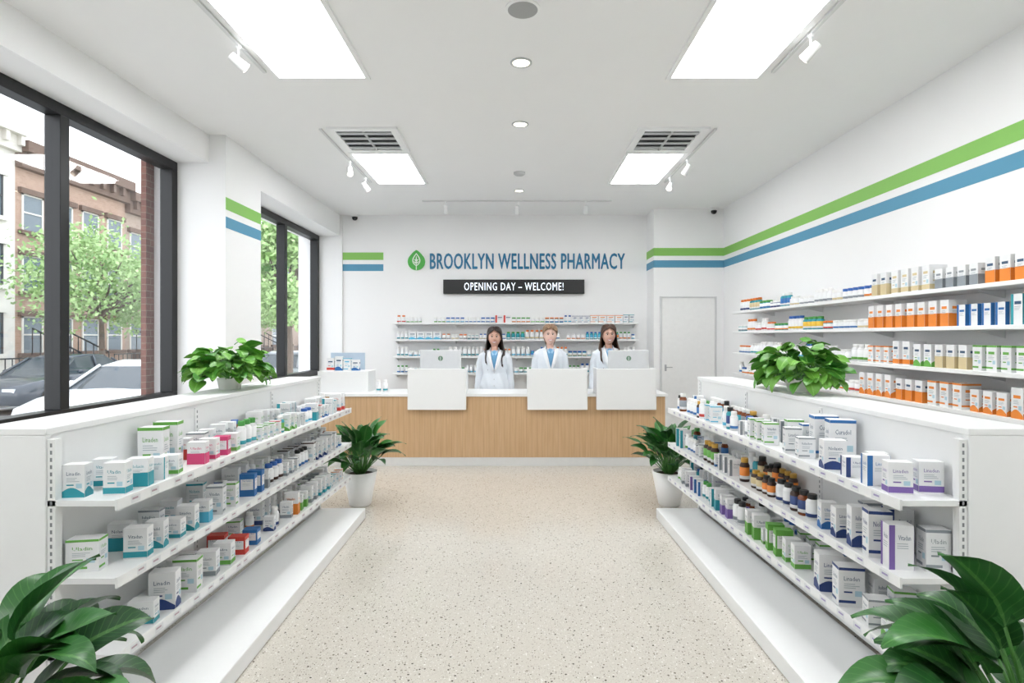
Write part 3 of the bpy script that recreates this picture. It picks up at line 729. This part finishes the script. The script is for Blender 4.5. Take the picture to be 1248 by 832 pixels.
for s_ in (-1,1):
    bd.tube([(s_*.13,0,1.225),(s_*.165,0,1.205),(s_*.19,.02,1.0),(s_*.2,.02,.96),(s_*.208,-.02,.80),(s_*.212,-.03,.75)],[.04,.043,.034,.034,.028,.022],14)
    bd.tube([(s_*.212,-.03,.76),(s_*.217,-.035,.72),(s_*.219,-.04,.67)],[(.022,.014),(.034,.014),(.034,.012)],12)
    for k,(dy,ll) in enumerate(((-.026,.068),(-.009,.076),(.009,.07),(.026,.055))):
        bd.tube([(s_*.219,-.04+dy,.68),(s_*.219,-.042+dy*1.1,.675-ll*.5),(s_*.211,-.046+dy*1.1,.675-ll)],[.009,.0085,.0065],8)
    bd.tube([(s_*.215,-.055,.735),(s_*.207,-.085,.70),(s_*.202,-.09,.665)],[.012,.01,.008],8)
    bd.tube([(s_*.085,0,.84),(s_*.09,0,.65),(s_*.095,0,.45),(s_*.095,.02,.28),(s_*.095,.02,.07)],[.09,.078,.055,.052,.035],14)
    bd.tube([(s_*.095,.05,.035),(s_*.1,-.04,.035),(s_*.105,-.14,.025)],[.034,.036,.022],12)
bd.v=[(x,y,z*ZS) for x,y,z in bd.v]
rings=[]
for i in range(61):
    zp=-.995+1.99*i/60; z=HZ+HH*zp; ring=[]
    for j in range(80):
        a=2*pi*j/80; x=hrx(zp)*math.cos(a); y=hry(zp)*math.sin(a)
        if y<0: y+=fdisp(x,z)*min(1,-y/.03)
        else: y*=1.08
        ring.append((x,y,z))
    rings.append(ring)
bd.loft(rings)
for s_ in (-1,1): bd.ball((s_*.081,.012,1.485),(.009,.017,.03))
BODY=remesh(bd,.0045,1)
def ellf(tab,z):
    for (z0,a0,b0),(z1,a1,b1) in zip(tab[:-1],tab[1:]):
        if z0<=z<=z1:
            t=(z-z0)/(z1-z0); return a0+(a1-a0)*t,b0+(b1-b0)*t
    return tab[-1][1:]
CT=[(.5,.22,.15),(.75,.21,.145),(.86,.19,.135),(1.0,.142,.112),(1.12,.163,.135),(1.19,.165,.125),(1.235,.150,.10),(1.268,.11,.078),(1.30,.065,.056)]
ct=MB(); ct.loft([ering(*t) for t in CT])
for s_ in (-1,1):
    ct.tube([(s_*.06,.01,1.265),(s_*.12,.005,1.238),(s_*.160,0,1.205),(s_*.185,.01,1.12),(s_*.202,.02,.98),(s_*.212,-.01,.85),(s_*.217,-.03,.77)],[.028,.040,.048,.046,.042,.040,.038],16)
COAT=remesh(ct,.008,4)
VW=lambda z:.006+(z-1.04)/.25*.058
bm=bmesh.new(); bm.from_mesh(COAT); dl=[]
for v in bm.verts:
    v.co.y+=.0035*math.sin(v.co.x*70+v.co.z*26)*max(0,min(1,(1.2-v.co.z)*6)); v.co.x+=.0025*math.sin(v.co.z*60+v.co.y*30)*(1 if abs(v.co.x)>.15 else 0)
for f in bm.faces:
    c=f.calc_center_median()
    if c.y<-.01 and c.z>1.04 and abs(c.x)<VW(c.z): dl.append(f)
    elif c.z>1.288: dl.append(f)
bmesh.ops.delete(bm,geom=dl,context='FACES'); bm.to_mesh(COAT); bm.free()
def hairmat(name,c1,c2):
    m,nt,b=newmat(name); L=nt.links.new
    tc=nt.nodes.new('ShaderNodeTexCoord'); mp=nt.nodes.new('ShaderNodeMapping'); mp.inputs['Scale'].default_value=(110,110,5); L(tc.outputs['Object'],mp.inputs[0])
    n=nt.nodes.new('ShaderNodeTexNoise'); n.inputs['Scale'].default_value=1; L(mp.outputs[0],n.inputs['Vector'])
    cr=nt.nodes.new('ShaderNodeValToRGB'); cr.color_ramp.elements[0].position=.35; cr.color_ramp.elements[1].position=.65
    cr.color_ramp.elements[0].color=lin(c1); cr.color_ramp.elements[1].color=lin(c2); L(n.outputs['Fac'],cr.inputs[0])
    L(cr.outputs[0],b.inputs['Base Color']); b.inputs['Roughness'].default_value=.45
    bp=nt.nodes.new('ShaderNodeBump'); bp.inputs['Strength'].default_value=.5; bp.inputs['Distance'].default_value=.004; L(n.outputs['Fac'],bp.inputs['Height']); L(bp.outputs['Normal'],b.inputs['Normal'])
    return m
M_coat=mat('lab_coat','#dfe5ec',.7,var=.03,scale=12,bump=.3)
M_lapel=mat('lapel_white','#eef1f4',.7,var=.02)
M_shirt=mat('blue_shirt','#6ea4cc',.7)
M_trou=mat('trousers','#2b3442',.8); M_shoe=mat('shoes','#1d1d1f',.5)
M_eye=mat('eye_white','#f2efec',.2); M_iris=mat('iris','#33200f',.2); M_lip=mat('lips','#bf5d62',.4); M_teeth=mat('teeth','#fbf9f5',.3)
def person(x,y,sk,hair,browm,label,long_,sc_=1.0,rot=0):
    rt=root('person',(x,y,0),label,'person',rot=rot); rt.scale=(sc_,)*3
    me=BODY.copy(); me.materials.clear(); me.materials.append(sk)
    o=bpy.data.objects.new('body',me); o.parent=rt; link(o)
    me=COAT.copy(); me.materials.append(M_coat)
    for p in me.polygons: p.material_index=0; p.use_smooth=True
    o=bpy.data.objects.new('lab_coat',me); o.parent=rt; o['label']='white button-front lab coat'; o.scale=(1,1,ZS); link(o)
    s_=o.modifiers.new('s','SOLIDIFY'); s_.thickness=.004; s_.offset=1
    def cy(xx,z): a_,b2=ellf(CT,z); return -b2*max(.05,1-(xx/a_)**2)**.5
    def cp(name,mb,mats,th=0,**k):
        o=part(name,mb,mats,rt,local=True,**k); o.scale=(1,1,ZS)
        if th: s_=o.modifiers.new('s','SOLIDIFY'); s_.thickness=th
        return o
    for s in (-1,1):
        A=[];B=[]
        for i in range(13):
            t=i/12; z=1.035+t*.245; xi=s*max(0,VW(z)-.006); w_=.012+.036*(math.sin(pi*min(1,t*.75+.02))**.8)
            xo=xi+s*w_
            A.append((xi,cy(xi,z)-.010,z)); B.append((xo,cy(xo,z)-.017,z-.006))
        mb=MB(); mb.loft([A,B],closed=False,cap=False); cp('coat_lapel',mb,[M_lapel],.005,smooth=True)
    mb=MB(); rr_=[]
    for z,r_ in ((1.262,.078),(1.30,.062),(1.322,.058),(1.30,.068),(1.258,.092)):
        rr_.append([(r_*math.sin(a),.014-r_*math.cos(a)*.95,z-(.02 if abs(a-pi)>1.9 and r_>.065 else 0)) for a in [math.radians(60+i*(240/16)) for i in range(17)]])
    mb.loft(rr_,closed=False,cap=False); cp('coat_collar',mb,[M_lapel],smooth=True)
    mb=MB(); mb.add([(.055,cy(.055,1.06)-.014,1.06),(.108,cy(.108,1.06)-.014,1.06),(.108,cy(.108,1.13)-.014,1.13),(.055,cy(.055,1.13)-.014,1.13)],[(0,1,2,3)],0)
    cp('chest_pocket',mb,[mat('pocket_white','#dde2e8',.7)],.003)
    for z in (1.01,.93,.85):
        mb=MB(); mb.ball((0,cy(0,z)-.009,z),(.007,.003,.007),8,6); cp('coat_button',mb,[M_grey])
    mb=MB(); mb.loft([ering(*t) for t in ((.85,.16,.12),(1.0,.13,.102),(1.12,.148,.124),(1.19,.148,.113),(1.235,.122,.088),(1.265,.082,.066),(1.285,.055,.05))],cap=False); cp('shirt',mb,[M_shirt],smooth=True,label='light blue shirt')
    for s in (-1,1):
        mb=MB(); mb.add([(s*.004,-.088,1.235),(s*.05,-.035,1.298),(s*.045,-.075,1.262),(s*.022,-.098,1.222)],[(0,1,2,3) if s>0 else (3,2,1,0)],0)
        cp('shirt_collar',mb,[mat('shirt_collar_blue','#9cc4e0',.7)],.003)
    for s in (-1,1):
        mb=MB(); mb.tube([(s*.085,0,.86),(s*.09,0,.65),(s*.095,0,.45),(s*.095,.02,.28),(s*.095,.02,.06)],[.1,.088,.07,.066,.06],14); cp('trouser_leg',mb,[M_trou],smooth=True)
        mb=MB(); mb.tube([(s*.095,.075,.042),(s*.095,.05,.045),(s*.1,-.04,.045),(s*.105,-.13,.035),(s*.105,-.17,.025)],[.02,.042,.044,.036,.015],12); part('shoe',mb,[M_shoe],rt,local=True,smooth=True)
        ex,ez=s*.030,1.497; ey=fy(ex,ez)+.006
        mb=MB(); mb.ball((ex,ey,ez),(.0165,.0105,.0085),16,12,0)
        mb.tube([(ex,ey-.0096,ez),(ex,ey-.0116,ez)],[.0074,.0070],14,m=1)
        part('eye',mb,[M_eye,M_iris],rt,local=True,smooth=True)
        mb=MB(); P=[(ex+k*.0068,min(fy(ex+k*.0068,1.504),ey-.0075)-.0015,1.5052-.0014*abs(k)**1.4+.0015) for k in (-2.5,-1.5,-.5,.5,1.5,2.5)]
        mb.tube(P,[.001,.0022,.003,.003,.0022,.001],6); part('eyelash',mb,[M_iris],rt,local=True)
        mb=MB(); P=[(s*(.013+k*.0085),fy(s*(.013+k*.0085),1.522)-.001,1.5195+.0035*math.sin(k*.85)) for k in range(5)]
        mb.tube(P,[.0022,.0034,.0034,.0028,.001],6); part('eyebrow',mb,[browm],rt,local=True)
    mb=MB(); T_=[];B_=[]
    for k in range(-4,5):
        xx=k*.0080; zz=1.4275+9*xx*xx; q=1-(k/4)**2; T_.append((xx,fy(xx,zz)-.0015,zz+.0052*q)); B_.append((xx,fy(xx,zz)-.0015,zz-.008*q))
    mb.loft([T_,B_],closed=False,cap=False); part('teeth',mb,[M_teeth],rt,local=True)
    mb=MB()
    for sg,zo in ((1,.0066),(-1,-.0098)):
        P=[]
        for k in range(-5,6):
            xx=k*.0069; q=1-(k/5)**2; zz=1.4275+9*xx*xx+zo*q; P.append((xx,fy(xx,zz)-.002,zz))
        mb.tube(P,[.001]+[.0020,.0025,.0028,.0028,.0025,.0028,.0028,.0025,.0020]+[.001],6)
    part('lips',mb,[M_lip],rt,local=True,smooth=True)
    rows=[(1.628,.03,.036,0),(1.622,.052,.06,0),(1.606,.073,.084,0),(1.588,.084,.098,0),(1.572,.089,.104,10),(1.553,.092,.107,32),(1.53,.0935,.108,52),(1.50,.0945,.107,66)]
    if long_: rows+=[(1.46,.098,.105,72),(1.41,.103,.10,72),(1.36,.113,.106,64),(1.31,.127,.120,54),(1.27,.136,.140,46),(1.22,.139,.160,42),(1.17,.135,.170,42),(1.12,.122,.172,45),(1.085,.106,.165,50)]
    else: rows=[(z,a_*.985,b2,op) for z,a_,b2,op in rows]; rows[-1]=(1.505,.0885,.106,80); rows+=[(1.48,.084,.104,98),(1.44,.078,.098,112),(1.40,.068,.088,124),(1.36,.058,.080,132),(1.32,.05,.078,138)]
    rings=[]; n=61
    for z,a_,b2,op in rows:
        ring=[]
        for i in range(n):
            u=i/(n-1); th=math.radians(op+(360-2*op)*u)
            amp=.010 if (z>1.45 or not long_) else .045
            wob=1+amp*math.sin(13*th+z*30)+amp*.6*math.sin(23*th-z*40)
            x_=a_*wob*math.sin(th); y_=-b2*wob*math.cos(th)
            if long_ and z<1.36 and y_>0: y_*=.8
            dz=0
            if z<1.11: dz=.03*math.sin(9*th)
            if z>1.56: dz-=.006*g(x_,.006)
            ring.append((x_+(.009*math.sin(z*30) if z<1.4 else 0),y_+.006,z+dz))
        rings.append(ring)
    mb=MB(); mb.loft(rings,closed=False,cap=False)
    mb.add([rings[0][i] for i in range(n-1)],[tuple(range(n-1))])
    if not long_: mb.ball((0,.115,1.50),(.042,.04,.045))
    o=part('hair',mb,[hair],rt,local=True,smooth=True,label='long wavy hair' if long_ else 'hair tied back')
    s_=o.modifiers.new('s','SOLIDIFY'); s_.thickness=.010; s_.offset=-.6
    u=o.modifiers.new('u','SUBSURF'); u.levels=1; u.render_levels=1
def skinmat(name,h1,h2):
    m,nt,b=newmat(name); L=nt.links.new
    tc=nt.nodes.new('ShaderNodeTexCoord'); n=nt.nodes.new('ShaderNodeTexNoise'); n.inputs['Scale'].default_value=14; L(tc.outputs['Object'],n.inputs['Vector'])
    mx=nt.nodes.new('ShaderNodeMix'); mx.data_type='RGBA'; mx.inputs['A'].default_value=lin(h1); mx.inputs['B'].default_value=lin(h2); L(n.outputs['Fac'],mx.inputs['Factor'])
    L(mx.outputs['Result'],b.inputs['Base Color']); b.inputs['Roughness'].default_value=.5; return m
SK1=skinmat('skin_warm','#dab09b','#d2a08d'); SK2=skinmat('skin_fair','#e6c6b6','#dfb3a3'); SK3=skinmat('skin_tan','#ddb5a1','#d4a492')
BD=mat('brow_dark','#2a1a12')
person(-.29,7.34,SK1,hairmat('hair_dark','#160d09','#33211a'),BD,'woman in white lab coat, long dark hair, smiling behind the counter',True,1.0)
person(.43,7.34,SK2,hairmat('hair_blond','#6b4f39','#a5866a'),mat('brow_fair','#6f5038'),'woman in white lab coat, fair hair tied back, smiling',False,1.02)
person(1.19,7.34,SK3,hairmat('hair_brown','#2a1810','#553827'),BD,'woman in white lab coat, long brown hair, beside monitor',True,1.02)

# ------------------------------------------------------------ exterior
mb=MB(); mb.box(-6.4,-3.55,-8,60,-.4,-.2); thing('near_sidewalk',mb,[mat('concrete','#c9c6c0',.9,var=.1,scale=2)],(-5,20,-.2),'pale concrete sidewalk outside the storefront','sidewalk')
mb=MB(); mb.box(-13.4,-6.4,-8,60,-.45,-.35); thing('road',mb,[mat('asphalt','#a9aaab',.9,var=.1,scale=3)],(-10,20,-.35),'grey asphalt street','road')
mb=MB(); mb.box(-18,-13.4,-8,60,-.4,-.2); thing('far_sidewalk',mb,[MATS['concrete']],(-15,20,-.2),'pale concrete sidewalk by the townhouses','sidewalk')
def building(y0,y1,zt,m,trimm,label,bays):
    x=-18
    rt=root('townhouse',(x,(y0+y1)/2,-.2),label,'building')
    mb=MB(); mb.box(x-5,x,y0,y1,-.2,zt); part('facade',mb,[m],rt)
    mb=MB(); mb.box(x-.1,x+.5,y0,y1,zt-.15,zt+.25); mb.box(x,x+.25,y0,y1,zt-.7,zt-.15)
    k=y0+.2
    while k<y1-.1: mb.box(x+.2,x+.42,k,k+.15,zt-.5,zt-.15); k+=.6
    part('cornice',mb,[trimm],rt)
    fl=3; fh=(zt-1.6)/fl
    for f in range(fl):
        for b_ in range(bays):
            yc=y0+(y1-y0)*(b_+.5)/bays; z=.9+f*fh; hh=fh*.6
            mb=MB(); mb.box(x-.02,x+.02,yc-.42,yc+.42,z,z+hh,0)
            for q in ((yc-.46,yc-.40,z,z+hh),(yc+.40,yc+.46,z,z+hh),(yc-.4,yc+.4,z+hh*.48,z+hh*.52),(yc-.46,yc+.46,z+hh-.05,z+hh)): mb.box(x,x+.05,q[0],q[1],q[2],q[3],1)
            mb.box(x,x+.16,yc-.6,yc+.6,z-.14,z,2); mb.box(x,x+.14,yc-.6,yc+.6,z+hh,z+hh+.2,2)
            part('facade_window',mb,[mat('far_glass','#67757f',.15),M_wst if m is not M_wst else M_dark,trimm if m is not M_wst else M_wst],rt)
    mb=MB()
    for s in range(6): mb.box(x,x+2.0-s*.3,y0+.5,y0+1.9,-.2+s*.18,-.02+s*.18)
    part('stoop',mb,[trimm],rt)
    mb=MB()
    for yy in (y0+.5,y0+1.9):
        mb.tube([(x+2,yy,.9),(x+.2,yy,1.8)],.03,6)
        for s in range(7): mb.tube([(x+2-s*.3,yy,-.1+s*.16),(x+2-s*.3,yy,.9+s*.15)],.02,5)
    k=y0+2.2
    while k<y1: mb.tube([(x+2,k,-.2),(x+2,k,.8)],.018,5); k+=.25
    mb.tube([(x+2,y0+2.2,.8),(x+2,y1,.8)],.025,5)
    part('iron_railing',mb,[M_black],rt)
M_btrim=mat('brown_trim','#6a564b',.8)
building(8,14.5,8.6,M_wst,mat('stone_trim','#d0ccc4',.8),'cream stone townhouse with tall windows',3)
building(14.5,20.3,8.8,M_wst,MATS['stone_trim'],'white painted townhouse with stone sills',3)
building(20.3,26,8.3,M_tan,M_btrim,'tan brick townhouse with dark cornice and stoop',4)
building(26,32,7.9,M_brown,M_btrim,'brownstone townhouse with bracketed cornice',4)
building(32,38,7.8,M_tan,M_btrim,'tan brick townhouse with dark cornice and stoop',3)
building(38,46,8.2,M_brown,M_btrim,'brownstone townhouse with stone sills and cornice',3)
building(46,56,8.4,M_brown,M_btrim,'brownstone townhouse with bracketed cornice',4)
def tree(x,y,zc,rad,h,seed,n=3600):
    rr=random.Random(seed)
    rt=root('street_tree',(x,y,-.2),'young street tree with fresh light green foliage','tree',group='street trees')
    mb=MB(); mb.tube([(x,y,-.198),(x,y,0),(x+.05,y,1),(x-.03,y+.05,zc)],[.12,.11,.09,.05],8)
    cl=[]
    for i in range(26):
        az=rr.uniform(0,6.28); q=Vector((x+rad*.75*rr.random()**.5*math.cos(az),y+rad*.75*rr.random()**.5*math.sin(az),zc+rr.uniform(-.6,.8)*h)); cl.append(q)
        mb.tube([(x,y,zc-h*.6),((x+q.x)/2,(y+q.y)/2,(zc-h*.4+q.z)/2),q],[.05,.03,.012],5)
    part('trunk',mb,[M_bark],rt)
    mb=MB()
    for i in range(int(n*1.6)):
        q=rr.choice(cl); p=q+Vector((rr.gauss(0,.27),rr.gauss(0,.27),rr.gauss(0,.2)))*rad*.6
        if p.z<1.25: continue
        a=Vector((rr.gauss(0,1),rr.gauss(0,1),rr.gauss(0,1))).normalized(); b_=a.orthogonal().normalized(); s=rr.uniform(.05,.1)
        t=rr.random()
        mb.add([p-a*s,p+b_*s*.55,p+a*s,p-b_*s*.55],[(0,1,2,3)],0,[(t,.5,0,1)]*4)
    part('foliage',mb,[M_leaftree],rt,attr=True)
tree(-13.9,18.9,3.4,2.7,2.0,1,4600); tree(-13.9,25,3.3,2.3,1.6,5,3600); tree(-5.9,14.6,2.9,1.5,1.6,2,4600); tree(-6.0,18.5,3.4,2.0,1.9,3,4600); tree(-6.1,24.5,3.8,2.4,2.2,6); tree(-14.2,31,3.2,2.2,1.7,4); tree(-13.9,40,3.8,2.6,2.2,7)
def car(x,y,col,label,fwd=1):
    rt=root('parked_car',(x,y,-.35),label,'car',rot=0 if fwd>0 else pi)
    S=[(-2.2,.70,.32,.55),(-2.12,.80,.24,.68),(-1.6,.87,.2,.80),(-.9,.89,.2,.88),(0,.90,.2,.90),(.9,.90,.2,.92),(1.6,.88,.22,.93),(2.05,.82,.26,.90),(2.18,.74,.36,.72)]
    mb=MB(); rings=[]
    for yy,w,zb,zt in S:
        rings.append([(-w*.9,yy,zb),(-w,yy,zb+.12),(-w,yy,(zb+zt)/2+.05),(-w*.93,yy,zt-.03),(-w*.8,yy,zt),(0,yy,zt+.02),(w*.8,yy,zt),(w*.93,yy,zt-.03),(w,yy,(zb+zt)/2+.05),(w,yy,zb+.12),(w*.9,yy,zb)])
    mb.loft(rings); part('car_body',mb,[col],rt,local=True,smooth=True)
    mb=MB(); rings=[]
    for yy,w,z0,z1 in [(-1.0,.74,.86,.87),(-.35,.70,.86,1.30),(.1,.69,.88,1.36),(.8,.68,.88,1.33),(1.55,.70,.88,.93)]:
        wt=w*.82; rings.append([(-w-.04,yy,z0),(-wt,yy,z1-.02),(-wt*.8,yy,z1),(wt*.8,yy,z1),(wt,yy,z1-.02),(w+.04,yy,z0)])
    mb.loft(rings); part('car_windows',mb,[mat('car_glass','#3a444b',.1)],rt,local=True)
    mb=MB(); rings=[]
    for yy,w,z1 in ((-.4,.70,1.29),(.1,.69,1.375),(.8,.68,1.345),(1.05,.66,1.23)):
        wt=w*.83; rings.append([(-wt,yy,z1-.03),(-wt*.8,yy,z1+.01),(wt*.8,yy,z1+.01),(wt,yy,z1-.03)])
    mb.loft(rings)
    for s in (-1,1):
        for ya,yb in ((-1.0,-.38),(1.5,1.0)):
            mb.tube([(s*.77,ya,.89),(s*.59,yb,1.29 if ya<0 else 1.25)],.03,6)
        mb.tube([(s*.755,.28,.88),(s*.60,.3,1.33)],.028,6)
    part('car_roof',mb,[col],rt,local=True,smooth=True)
    for s in (-1,1):
        for yy in (-1.4,1.35):
            mb=MB(); mb.tube([(s*.70,yy,.32),(s*.915,yy,.32)],.32,20,m=0); mb.tube([(s*.90,yy,.32),(s*.925,yy,.32)],.2,12,m=1); part('wheel',mb,[mat('tyre','#1b1b1c',.8),M_metal],rt,local=True)
        mb=MB(); mb.box(s*.5-.14,s*.5+.14,-2.19,-2.1,.52,.64); part('headlight',mb,[mat('headlamp','#dfe4e8',.1)],rt,local=True)
        mb=MB(); mb.box(s*.55-.13,s*.55+.13,2.12,2.2,.62,.74); part('tail_light',mb,[mat('tail_red','#a02420',.2)],rt,local=True)
        mb=MB(); mb.ball((s*.96,-.62,.95),(.09,.05,.06),10,6); part('wing_mirror',mb,[col],rt,local=True,smooth=True)
car(-7.6,11.5,mat('car_white','#f2f4f5',.25,coat=.5),'white compact car parked at the kerb',1)
car(-12.2,15.2,mat('car_dark','#303a46',.25,coat=.5),'dark blue-grey sedan parked across the street',1)
car(-12.2,21.5,mat('car_grey','#8b9096',.25,coat=.5),'grey sedan parked across the street',1)
car(-7.6,18.6,MATS['car_grey'],'grey sedan parked at the kerb',1)

# ------------------------------------------------------------ world, camera
w=bpy.data.worlds.new('World'); sc.world=w; w.use_nodes=True
nt=w.node_tree; bg=nt.nodes['Background']
tc=nt.nodes.new('ShaderNodeTexCoord'); sx=nt.nodes.new('ShaderNodeSeparateXYZ'); nt.links.new(tc.outputs['Generated'],sx.inputs[0])
cr=nt.nodes.new('ShaderNodeValToRGB'); cr.color_ramp.elements[0].color=(.92,.95,.99,1); cr.color_ramp.elements[1].color=(.84,.91,1,1)
nt.links.new(sx.outputs[2],cr.inputs[0]); nt.links.new(cr.outputs[0],bg.inputs[0]); bg.inputs[1].default_value=2.5
cam=bpy.data.cameras.new('cam'); co=bpy.data.objects.new('camera',cam); link(co)
co.location=(0,0,1.5); co.rotation_euler=(pi/2,0,0)
cam.sensor_width=36; cam.lens=690/1248*36; cam.shift_x=-6/1248; cam.shift_y=-6/1248; cam.clip_end=200
sc.camera=co
